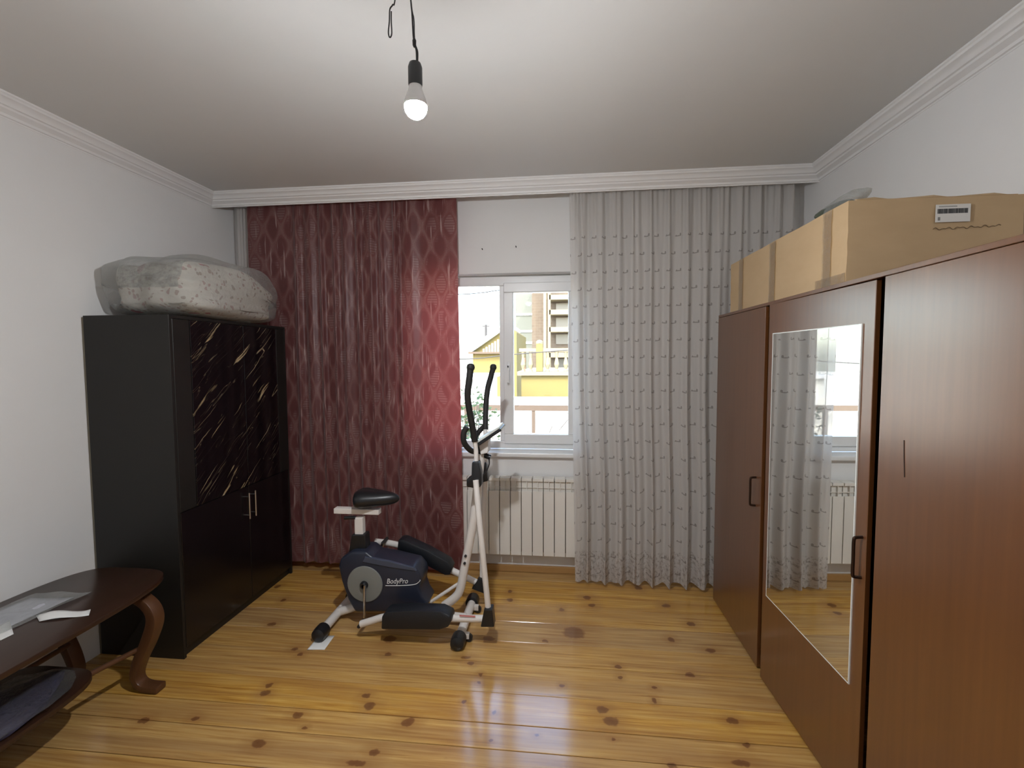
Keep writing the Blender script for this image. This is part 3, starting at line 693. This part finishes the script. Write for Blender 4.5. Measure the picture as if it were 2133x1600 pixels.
obj('axle_hub', lathe(new(), [(.024, .02), (.024, -.02), (.016, -.03)], (dc.x, YC-.09, dc.z), 'Y'), BIKEB, bk, smooth=True)
# lettering and swoosh
fc = bpy.data.curves.new('lettering', 'FONT'); fc.body = 'BodyPro'; fc.size = .034; fc.extrude = .0008; fc.shear = .25
to = bpy.data.objects.new('lettering_tmp', fc); COL.objects.link(to)
bpy.context.view_layer.update()
dg = bpy.context.evaluated_depsgraph_get(); tm = bpy.data.meshes.new_from_object(to.evaluated_get(dg)); bpy.data.objects.remove(to)
tm.name = 'lettering'; tm.materials.clear(); tm.materials.append(WHITEPL)
lo = bpy.data.objects.new('lettering', tm); COL.objects.link(lo); lo.parent = bk
a0 = A(805, 1216, YC-.087); a1 = A(850, 1211, YC-.087); sc_ = (a1.x-a0.x)/max(.01, max(v.co.x for v in tm.vertices))
lo.location = Vector((a0.x, YC-.0862, a0.z))-ORG[bk]; lo.rotation_euler = (math.pi/2, -.06, 0); lo.scale = (sc_, sc_*1.15, 1)
sw_ = spline([A(803, 1220, YC-.086), A(830, 1220, YC-.086), A(862, 1218, YC-.086), A(873, 1212, YC-.086), A(875, 1208, YC-.086)], 5)
obj('swoosh_stripe', T(sw_, .0022, 6), WHITEPL, bk)
# seat
obj('seat_neck', prism(new(), P2([(733,1114),(761,1114),(764,1150),(727,1150)], YC-.03), 'Y', YC-.035, YC+.035), BIKEB, bk, bevel=.006)
a = A(741, 1076, YC); b = A(759, 1118, YC)
obj('seat_post', B((a.x, YC-.022, b.z), (b.x, YC+.022, a.z)), BIKEW, bk, bevel=.004)
a = A(695, 1057, YC-.02); b = A(789, 1073, YC-.02)
obj('seat_slider', B((a.x, YC-.024, b.z), (b.x, YC+.024, a.z-.006)), BIKEW, bk, bevel=.004)
k0 = A(718, 1079, YC-.02); k1 = A(740, 1078, YC-.02); obj('slider_knob', T([k0, k1], .011, 12), BIKEB, bk, smooth=True)
bm = new(); s0 = A(737, 1036, YC); s1 = A(832, 1028, YC); zc = A(770, 1040, YC).z; L_ = s1.x-s0.x
bmesh.ops.create_uvsphere(bm, u_segments=32, v_segments=18, radius=1)
for v in bm.verts:
    x, y, z = v.co; s = (x+1)/2; bl = math.sqrt(max(0, 1-abs(x)**5))/max(.05, math.sqrt(max(0, 1-x*x))); y *= bl; z *= bl
    wdt = (.105*(1-s)**.9+.022)*(min(1, s*6+.25)); hgt = .068-.034*s
    v.co = Vector((s0.x+L_*s, YC+y*wdt, zc+z*hgt*(1.0 if z > 0 else .95)+.010*s+ .012*(1-s)*abs(y)))
obj('saddle', bm, BIKEB, bk, smooth=True, angle=180)
# base: stabilisers
for nm, X in (('rear', -1.386), ('front', -.572)):
    obj('stabiliser_bar', T([(X, 2.455, .042), (X, 2.905, .042)], .026, 16), BIKEW, bk, smooth=True)
    for ye, sg in ((2.455, -1), (2.905, 1)):
        obj('stabiliser_cap', lathe(new(), [(.028, -.05*sg), (.041, -.045*sg), (.0415, 0), (.038, .025*sg), (.02, .035*sg)], (X, ye, .0418), 'Y', 20), BIKEB, bk, smooth=True)
for ye in (2.53, 2.83):
    obj('transport_wheel', lathe(new(), [(.012, -.012), (.022, -.01), (.022, .01), (.012, .012)], (-.525, ye, .024), 'Y', 16), BIKEB, bk, smooth=True)
    obj('wheel_bracket', B((-.56, ye-.014, .02), (-.520, ye+.016, .05)), BIKEW, bk, bevel=.003)
# frame
rj = A(735, 1262, YC)
obj('rear_frame_tube', T(spline([(-1.386, YC, .045), (-1.30, YC, .075), (-1.20, YC, .12), (-1.05, YC, .15)], 6), .026), BIKEW, bk, smooth=True)
obj('base_frame_tube', T(spline([(-1.05, YC, .14), (-.85, YC, .10), (-.70, YC, .06), (-.572, YC, .05)], 6), .027), BIKEW, bk, smooth=True)
up = spline([A(925, 1262), A(955, 1236), A(966, 1190), A(974, 1150), A(986, 1085), A(994, 1020), A(1002, 945)], 6)
obj('upright_post', T(up, .026, 14), BIKEW, bk, smooth=True)
for px, py in ((970, 1158), (968, 1173)): q = A(px, py, YC-.026); obj('post_bolt', T([(q.x, YC-.022, q.z), (q.x, YC-.034, q.z)], .008, 10), STEEL, bk)
obj('brace_tube', T([A(897, 1254), A(962, 1211)], .010), BIKEW, bk, smooth=True)
# pedal linkages: near side (YN) low, far side (YF) high
YN, YF = YC-.20, YC+.20
def pad(pts, Y, hw):
    return prism(new(), P2(pts, Y), 'Y', Y-hw, Y+hw)
# near
cr = [A(760, 1219, YC-.12), A(759, 1290, YC-.12)]
obj('crank_arm', T(cr, .009, 10, flat=(1.2, .8)), CHROME, bk, smooth=True)
obj('crank_arm', T([(dc.x, YC+.12, dc.z), (dc.x+.03, YC+.12, dc.z+.168)], .009, 10), CHROME, bk, smooth=True)
pa = cr[1]; obj('crank_pin', T([pa, (pa.x, YN, pa.z)], .010, 10), STEEL, bk, smooth=True)
obj('crank_pin', T([(dc.x+.03, YC+.12, dc.z+.168), (dc.x+.03, YF, dc.z+.168)], .010, 10), STEEL, bk, smooth=True)
obj('axle', T([(dc.x, YC-.12, dc.z), (dc.x, YC+.12, dc.z)], .010, 10), STEEL, bk, smooth=True)
arm = spline([A(752, 1300, YN), A(775, 1293, YN), A(805, 1285, YN), A(860, 1286, YN), A(940, 1288, YN), A(1012, 1289, YN)], 5)
obj('pedal_arm', T(arm, .020, 12), BIKEW, bk, smooth=True)
obj('footplate', pad([(801,1276),(810,1266),(860,1263),(922,1265),(942,1274),(945,1283),(938,1297),(920,1303),(800,1302)], YN-.005, .047), PADM, bk, bevel=.010, smooth=True)
a = A(957, 1281, YN-.021); b = A(990, 1286, YN-.021); obj('warning_sticker', B((a.x, YN-.0212, b.z), (b.x, YN-.0198, a.z)), RED, bk)
obj('lever_joint', pad([(1010,1264),(1027,1264),(1031,1300),(1003,1300)], YN, .032), BIKEB, bk, bevel=.005)
obj('swing_lever', T([A(1017, 1268, YN), A(1006, 1160, YN), A(996, 1060, YN), A(991, 1000, YN+.03)], .0165, 12), BIKEW, bk, smooth=True)
# far
arm = spline([A(782, 1128, YF), A(832, 1136, YF), A(880, 1160, YF), A(945, 1190, YF), A(998, 1216, YF)], 5)
obj('pedal_arm', T(arm, .020, 12), BIKEW, bk, smooth=True)
obj('footplate', pad([(834,1120),(845,1119),(895,1142),(938,1166),(945,1178),(940,1192),(930,1192),(832,1141)], YF-.01, .045), PADM, bk, bevel=.008, smooth=True)
obj('lever_joint', pad([(1000,1200),(1008,1202),(1010,1232),(984,1222)], YF, .032), BIKEB, bk, bevel=.005)
obj('swing_lever', T([A(1004, 1215, YF), A(1005, 1120, YF), A(1008, 1040, YF), A(1012, 985, YF-.05)], .0165, 12), BIKEW, bk, smooth=True)
# pivot covers and moving handles
NP = YC-.12; FP = YC+.12
obj('pivot_cover', prism(new(), P2([(985,960),(999,960),(1004,985),(1005,1008),(1000,1014),(974,1012),(974,996),(984,990)], NP), 'Y', NP-.035, NP+.035), BIKEB, bk, bevel=.008, smooth=True)
obj('pivot_cover', prism(new(), P2([(1003,962),(1014,962),(1018,1000),(1000,1004)], FP), 'Y', FP-.03, FP+.03), BIKEB, bk, bevel=.006, smooth=True)
ax = A(992, 1000, YC); obj('pivot_axle', T([(ax.x, NP, ax.z), (ax.x, FP, ax.z)], .014), STEEL, bk, smooth=True)
nh = spline([A(992, 965, NP), A(991, 935, NP), A(986, 900, NP-.02), A(977, 850, NP-.06), A(974, 822, NP-.08), A(977, 795, NP-.09), A(980, 768, NP-.09)], 6)
hd = obj('swing_handle', T(nh, .0135, 12), BIKEW, bk, smooth=True)
obj('foam_grip', T(nh[9:], .0185, 12), FOAM, hd, smooth=True)
obj('grip_cap', lathe(new(), [(.012, -.02), (.021, -.012), (.023, 0), (.019, .014), (.008, .02)], A(980.5, 765, NP-.09), 'Z', 16), FOAM, hd, smooth=True)
fh = spline([A(1010, 970, FP), A(1011, 930, FP), A(1011, 895, FP+.02), A(1012, 850, FP+.06), A(1015, 815, FP+.08), A(1021, 790, FP+.09), A(1027, 768, FP+.09)], 6)
hd = obj('swing_handle', T(fh, .0135, 12), BIKEW, bk, smooth=True)
obj('foam_grip', T(fh[12:], .0175, 12), FOAM, hd, smooth=True)
obj('grip_cap', lathe(new(), [(.012, -.02), (.020, -.012), (.022, 0), (.018, .014), (.008, .02)], A(1027.5, 765, FP+.09), 'Z', 16), FOAM, hd, smooth=True)
# fixed handlebar: a bow from the post to both sides, its near grip curling back
fbp = spline([A(1000, 932), A(993, 940, YC-.06), A(980, 938, YC-.13), A(967, 922, YC-.17), A(966, 902, YC-.18), A(973, 890, YC-.18)], 6)
fx = obj('fixed_handlebar', T(fbp, .016, 12), FOAM, bk, smooth=True)
ffp = spline([A(1000, 932), A(992, 924, YC+.06), A(988, 915, YC+.12), A(997, 900, YC+.17), A(1013, 884, YC+.18)], 6)
obj('fixed_handlebar', T(ffp, .016, 12), FOAM, bk, smooth=True)
# console
c0 = A(995, 921); c1 = A(1046, 887); dcn = Vector((c1.x-c0.x, 0, c1.z-c0.z)); ln = dcn.length; dn = dcn.normalized(); nn = Vector((-dn.z, 0, dn.x))
def obox(bm, o, u, v, w_):
    V = [bm.verts.new(o+u*i+v*j+w_*k) for i in (0, 1) for j in (0, 1) for k in (0, 1)]
    for f in ((0,1,3,2),(4,6,7,5),(0,4,5,1),(2,3,7,6),(0,2,6,4),(1,5,7,3)): bm.faces.new([V[i] for i in f])
    return bm
cn = obj('console', obox(new(), Vector((c0.x, YC-.10, c0.z)), dn*ln, Vector((0, .20, 0)), nn*-.018), BIKEB, bk, bevel=.005)
obj('console_face', obox(new(), Vector((c0.x, YC-.10, c0.z))+dn*.004+nn*.0005, dn*(ln-.008), Vector((0, .20, 0)), nn*.012), SCREEN, cn, bevel=.003)
obj('console_housing', prism(new(), P2([(1000,921),(1020,912),(1019,940),(1004,944)], YC), 'Y', YC-.05, YC+.05), BIKEW, bk, bevel=.005)
obj('console_clamp', T([A(996, 944), A(1022, 953)], .016, 12), BIKEB, bk, smooth=True)
obj('console_cable', T(spline([A(1018, 952), A(1019, 966), A(1014, 980), A(1006, 990)], 5), .004, 8), CORD, bk, smooth=True)
# paper under the rear foot
sheet('folded_paper', PAPER, [atz(640, 1354, 0)[:2], atz(676, 1354, 0)[:2], atz(697, 1325, 0)[:2], atz(664, 1325, 0)[:2]], 'white folded paper on the floor under the bike foot', 'paper', z=0.0005, bend=.0)

# ------------------------------------------------------------------ hanging bulb
LY = 1.28; BS = LY/1.42
def bsc(p): return [(a*BS, b*BS) for a, b in p]
lc = aty(866, 220, LY)
lp = empty('pendant_bulb', (lc.x, LY, ZC), 'bare lit bulb in a black socket hanging from the ceiling', 'lamp')
obj('bulb', lathe(new(), bsc([(.018, -.002), (.0345, -.002), (.0344, -.006), (.0318, -.018), (.0245, -.029), (.0130, -.037), (.003, -.039)]), lc, 'Z', 28), BULB, lp, smooth=True)
obj('shading_collar', lathe(new(), bsc([(.0346, -.0018), (.0345, .006), (.0325, .015), (.0272, .029), (.0225, .042), (.0196, .053), (.0196, .080)]), lc, 'Z', 24), BULBBASE, lp, smooth=True)  # collar enlarged over the upper bulb to hold light off the ceiling
sk0 = aty(866, 172, LY).z-lc.z; sk1 = aty(868, 129, LY).z-lc.z
obj('lamp_socket', lathe(new(), [(.0185, .052), (.0194, .057), (.0194, sk1-.015), (.0158, sk1-.004), (.008, sk1)], lc, 'Z', 24), SOCKET, lp, smooth=True)
top = Vector((lc.x-.02, LY, ZC))
crd = spline([aty(868, 130, LY), aty(867, 105, LY), aty(862, 85, LY), aty(860, 60, LY), aty(858, 25, LY), aty(855, -10, LY), top], 6)
obj('hanging_cord', T(crd, .0022, 8), CORD, lp, smooth=True)
crd2 = spline([aty(870, 128, LY), aty(870, 108, LY), aty(865, 92, LY), aty(863, 72, LY), aty(862, 40, LY), aty(856, 0, LY), top], 6)
obj('hanging_cord', T(crd2, .0018, 8), CORD, lp, smooth=True)
obj('cord_knot', lathe(new(), [(.002, -.014), (.005, -.008), (.0055, .004), (.002, .012)], aty(863, 88, LY), 'Z', 10), CORD, lp, smooth=True)
lw = spline([top, aty(824, -8, LY), aty(818, 10, LY), aty(812, 20, LY), aty(811, 45, LY), aty(809, 68, LY), aty(812, 78, LY), aty(816, 70, LY), aty(815, 45, LY), aty(815, 24, LY)], 6)
obj('loose_wire', T(lw, .0019, 8), CORD, lp, smooth=True)
obj('ceiling_hook', T(spline([(top.x, LY, ZC), (top.x, LY, ZC-.02), (top.x+.012, LY, ZC-.03), (top.x+.02, LY, ZC-.018)], 5), .003, 8), STEEL, lp, smooth=True)

# ------------------------------------------------------------------ outside the window
tag(obj('ground', B((-60, YW+TH+.05, -1.6), (60, 120, -1.5)), GROUND), 'pale sunlit ground outside the window', 'ground', kind='structure')
def xz(x, y, Y): p = aty(x, y, Y); return p.x, p.z
# yellow neighbour house with a balustraded terrace
Y1 = 12.0
nx0 = xz(1086, 780, Y1)[0]; nzt = xz(1110, 782, Y1)[1]
nh_ = empty('terrace_house', (nx0+2.5, Y1, -1.5), 'yellow rendered house with a balustraded roof terrace', 'house')
obj('house_wall', B((nx0, Y1, -1.5), (nx0+6, Y1+5, nzt)), YEL, nh_)
obj('terrace_slab', B((nx0-.1, Y1-.12, nzt), (nx0+6, Y1+5, nzt+.1)), YELP, nh_)
pz = xz(1123, 716, Y1)[1]; p0 = xz(1117, 760, Y1)[0]; p1 = xz(1131, 760, Y1)[0]
obj('terrace_pillar', B((p0, Y1-.08, nzt+.1), (p1, Y1+.1, pz)), YEL, nh_, bevel=.01, seg=1); obj('pillar_cap', lathe(new(), [(.02, .0), (.09, .0), (.09, .05), (.05, .09), (.02, .1)], ((p0+p1)/2, Y1, pz), 'Z', 12), YELP, nh_)
rz_ = xz(1150, 727, Y1)[1]
obj('hand_rail', B((p1, Y1-.06, rz_-.07), (nx0+6, Y1+.06, rz_+.02)), YELP, nh_)
bp = lathe(new(), [(.05, 0), (.05, .03), (.03, .06), (.065, .18), (.03, (rz_-nzt-.17)*.7), (.05, rz_-nzt-.17)], (p1+.12, Y1, nzt+.1), 'Z', 8)
bal = obj('baluster', bp, YELP, nh_)
for k in range(1, 14): copy(bal, loc=bal.location+Vector((k*.235, 0, 0)))
bal2 = obj('baluster', lathe(new(), [(.05, 0), (.03, .06), (.065, .18), (.03, (rz_-nzt-.17)*.7), (.05, rz_-nzt-.17)], (p0-.14, Y1, nzt+.1), 'Z', 8), YELP, nh_); obj('hand_rail', B((nx0-.05, Y1-.06, rz_-.07), (p0, Y1+.06, rz_+.02)), YELP, nh_)
copy(bal2, loc=bal2.location+Vector((-.2, 0, 0)))
# brick apartment block
Y2 = 26.0
bx0 = xz(1108, 700, Y2)[0]; bzt = xz(1110, 585, Y2)[1]+1.5
bb = empty('brick_apartment_block', (bx0+5, Y2, -1.5), 'tall tan brick apartment block with pale balconies', 'building')
obj('brick_wall', B((bx0, Y2, -1.5), (bx0+12, Y2+7, bzt)), BRICK, bb)
vx0 = xz(1136, 650, Y2)[0]; vx1 = xz(1145, 650, Y2)[0]
for vx in (vx0, vx1): obj('balcony_post', B((vx-.07, Y2-1.0, -1.5), (vx+.07, Y2-.85, bzt)), YELP, bb)
for py in (620, 651, 687, 740):
    z_ = xz(1150, py, Y2-.9)[1]; obj('balcony_slab', B((vx1, Y2-1.0, z_-.12), (bx0+12, Y2, z_+.14)), YELP, bb)
    for q in range(3): obj('far_window', B((vx1+.35+q*1.6, Y2-.04, z_-.75), (vx1+1.25+q*1.6, Y2+.01, z_-.2)), WINDARK, bb)
# pale block behind
Y3 = 34.0
gx0 = xz(1074, 700, Y3)[0]; gx1 = xz(1112, 700, Y3)[0]
pb_ = empty('pale_apartment_block', (gx0+1, Y3, -1.5), 'pale grey-green block behind the brick building', 'building')
obj('block_wall', B((gx0, Y3, -1.5), (gx1+2, Y3+6, xz(1090, 612, Y3)[1])), BLDG, pb_)
for py in (655, 690, 714): z_ = xz(1090, py, Y3)[1]; obj('floor_band', B((gx0-.05, Y3-.08, z_-.08), (gx1+2, Y3, z_+.08)), WHITEW, pb_)
# gabled house
Y4 = 18.0
gp = [xz(x, y, Y4) for x, y in ((930, 775), (985, 733), (1045, 690), (1060, 680), (1076, 692), (1076, 775))]
gh = empty('gabled_house', (gp[3][0], Y4, -1.5), 'pale yellow house with a striped gable seen left of the mullion', 'house')
obj('gable_wall', prism(new(), [(gp[1][0], -1.5), (gp[4][0], -1.5), gp[4], gp[3], gp[1]], 'Y', Y4, Y4+5), YEL, gh)
obj('roof_verge', prism(new(), [gp[1], gp[3], (gp[3][0], gp[3][1]+.18), (gp[1][0]-.3, gp[1][1]+.05)], 'Y', Y4-.25, Y4+5), WHITEW, gh)
for k in range(7):
    x_ = xz(1008+6*k, 720, Y4)[0]; z0_ = xz(1010, 735, Y4)[1]; z1_ = xz(1008+6*k, 727-6*k*.65, Y4)[1]
    obj('gable_board', B((x_-.035, Y4-.06, z0_), (x_+.035, Y4, max(z0_+.08, z1_))), WHITEW, gh)
a = xz(975, 735, Y4-.3); b = xz(1050, 738, Y4-.3); obj('eaves_board', B((a[0], Y4-.3, a[1]-.04), (b[0], Y4, a[1]+.04)), TILE, gh)
# lower white house and garden wall
Y5 = 10.0
a = xz(880, 790, Y5); b = xz(1010, 835, Y5)
wh = empty('white_shed', (a[0]+1, Y5, -1.5), 'low white shed behind the leafy shrub', 'shed')
obj('shed_wall', B((a[0]-1, Y5, -1.5), (b[0], Y5+2, a[1])), WHITEW, wh); obj('shed_roof', B((a[0]-1.1, Y5-.15, a[1]), (b[0]+.1, Y5+2.1, a[1]+.07)), plain('grey_roof_sheet', (.5, .5, .5), .6), wh)
Y6 = 8.0
gw = empty('garden_wall', (-1, Y6, -1.5), 'whitewashed garden wall topped by a brown rail', 'wall')
z_ = xz(1100, 832, Y6)[1]; obj('wall_body', B((-7, Y6+.3, -1.5), (3.2, Y6+.55, z_)), WHITEW, gw)
z_ = xz(1100, 850, Y6)[1]; obj('brown_rail', B((-7, Y6, z_-.05), (3.2, Y6+.08, z_+.045)), TILE, gw)
for k in range(9): obj('rail_post', B((-6.5+k*1.2, Y6+.01, -1.5), (-6.44+k*1.2, Y6+.07, z_)), TILE, gw)
tag(obj('red_banner', B((xz(1087, 745, Y1+.3)[0], Y1+.3, nzt+.1), (xz(1094, 745, Y1+.3)[0], Y1+.36, xz(1090, 745, Y1+.3)[1])), plain('faded_red', (.34, .11, .08), .7), org=(xz(1090, 787, Y1+.3)[0], Y1+.3, nzt+.1)), 'narrow faded red banner on the terrace of the yellow house', 'banner')
pl_ = empty('utility_pole', (xz(1013, 700, 25)[0], 25, -1.5), 'thin dark utility pole against the sky', 'pole')
p = xz(1012, 676, 25); obj('pole_shaft', T([(p[0], 25, -1.5), (p[0], 25, p[1])], .07, 8), STEEL, pl_); obj('cross_arm', B((p[0]-.2, 24.97, p[1]-.12), (p[0]+.2, 25.03, p[1]-.06)), STEEL, pl_)
for i, (a, b, lab) in enumerate((((880, 619), (1110, 596), 'upper of two overhead cables, crossing the open sky'), ((880, 752), (1110, 735), 'lower of two overhead cables, level with the roofs'))):
    p, q = aty(*a, 9.0), aty(*b, 9.0); m_ = (p+q)/2-Vector((0, 0, .03)); e0 = p+(p-q)*2; e1 = q+(q-p)*2
    tag(obj('overhead_cable', T(spline([e0, p, m_, q, e1], 6), .011, 6), STEEL, org=m_), lab, 'cable', 'overhead cables')
# leafy shrub close to the window and a bare one
def shrub(name, c, h, wd_, n, leafy, seed, label):
    rn = random.Random(seed); e = empty(name, c, label, 'shrub'); sb = new(); lb_ = new()
    for k in range(n):
        a = rn.uniform(0, 6.28); r = wd_*rn.uniform(.2, 1)
        p1 = Vector(c)+Vector((math.cos(a)*r*.35, math.sin(a)*r*.35, h*rn.uniform(.35, .55))); p2 = Vector(c)+Vector((math.cos(a)*r, math.sin(a)*r, h*rn.uniform(.65, 1)))
        path = spline([c, p1, p2], 4); tube(sb, path, [.012*(1-.75*i/(len(path)-1)) for i in range(len(path))], 5)
        if not leafy:
            for _ in range(4):
                q = path[rn.randint(3, len(path)-1)]; tube(sb, [q, q+Vector((rn.uniform(-.25, .25), rn.uniform(-.2, .2), rn.uniform(.05, .3)))], .006, 4)
        else:
            for _ in range(leafy):
                q = path[rn.randint(2, len(path)-1)]+Vector((rn.gauss(0, .05), rn.gauss(0, .05), rn.gauss(0, .05)))
                d = Vector((rn.gauss(0, 1), rn.gauss(0, 1), rn.gauss(0, .6))).normalized(); s = d.cross(Vector((rn.gauss(0, 1), rn.gauss(0, 1), rn.gauss(0, 1)))).normalized(); l_ = rn.uniform(.05, .09)
                vv = [lb_.verts.new(x) for x in (q, q+d*l_*.5+s*l_*.26, q+d*l_, q+d*l_*.5-s*l_*.26)]; lb_.faces.new(vv)
    obj('branches', sb, BARK, e, smooth=True)
    if leafy: o = obj('leaves', lb_, LEAF, e); o['kind'] = 'stuff'
    else: lb_.free()
p = xz(985, 815, 6.0); shrub('leafy_shrub', (p[0], 6.0, -1.5), p[1]+1.5, .36, 34, 48, 31, 'leafy green shrub outside behind the bike handles')
p = xz(1145, 868, 6.6); shrub('bare_shrub', (p[0], 6.6, -1.5), p[1]+1.5, .55, 22, 0, 32, 'bare twiggy shrub outside the opening sash')
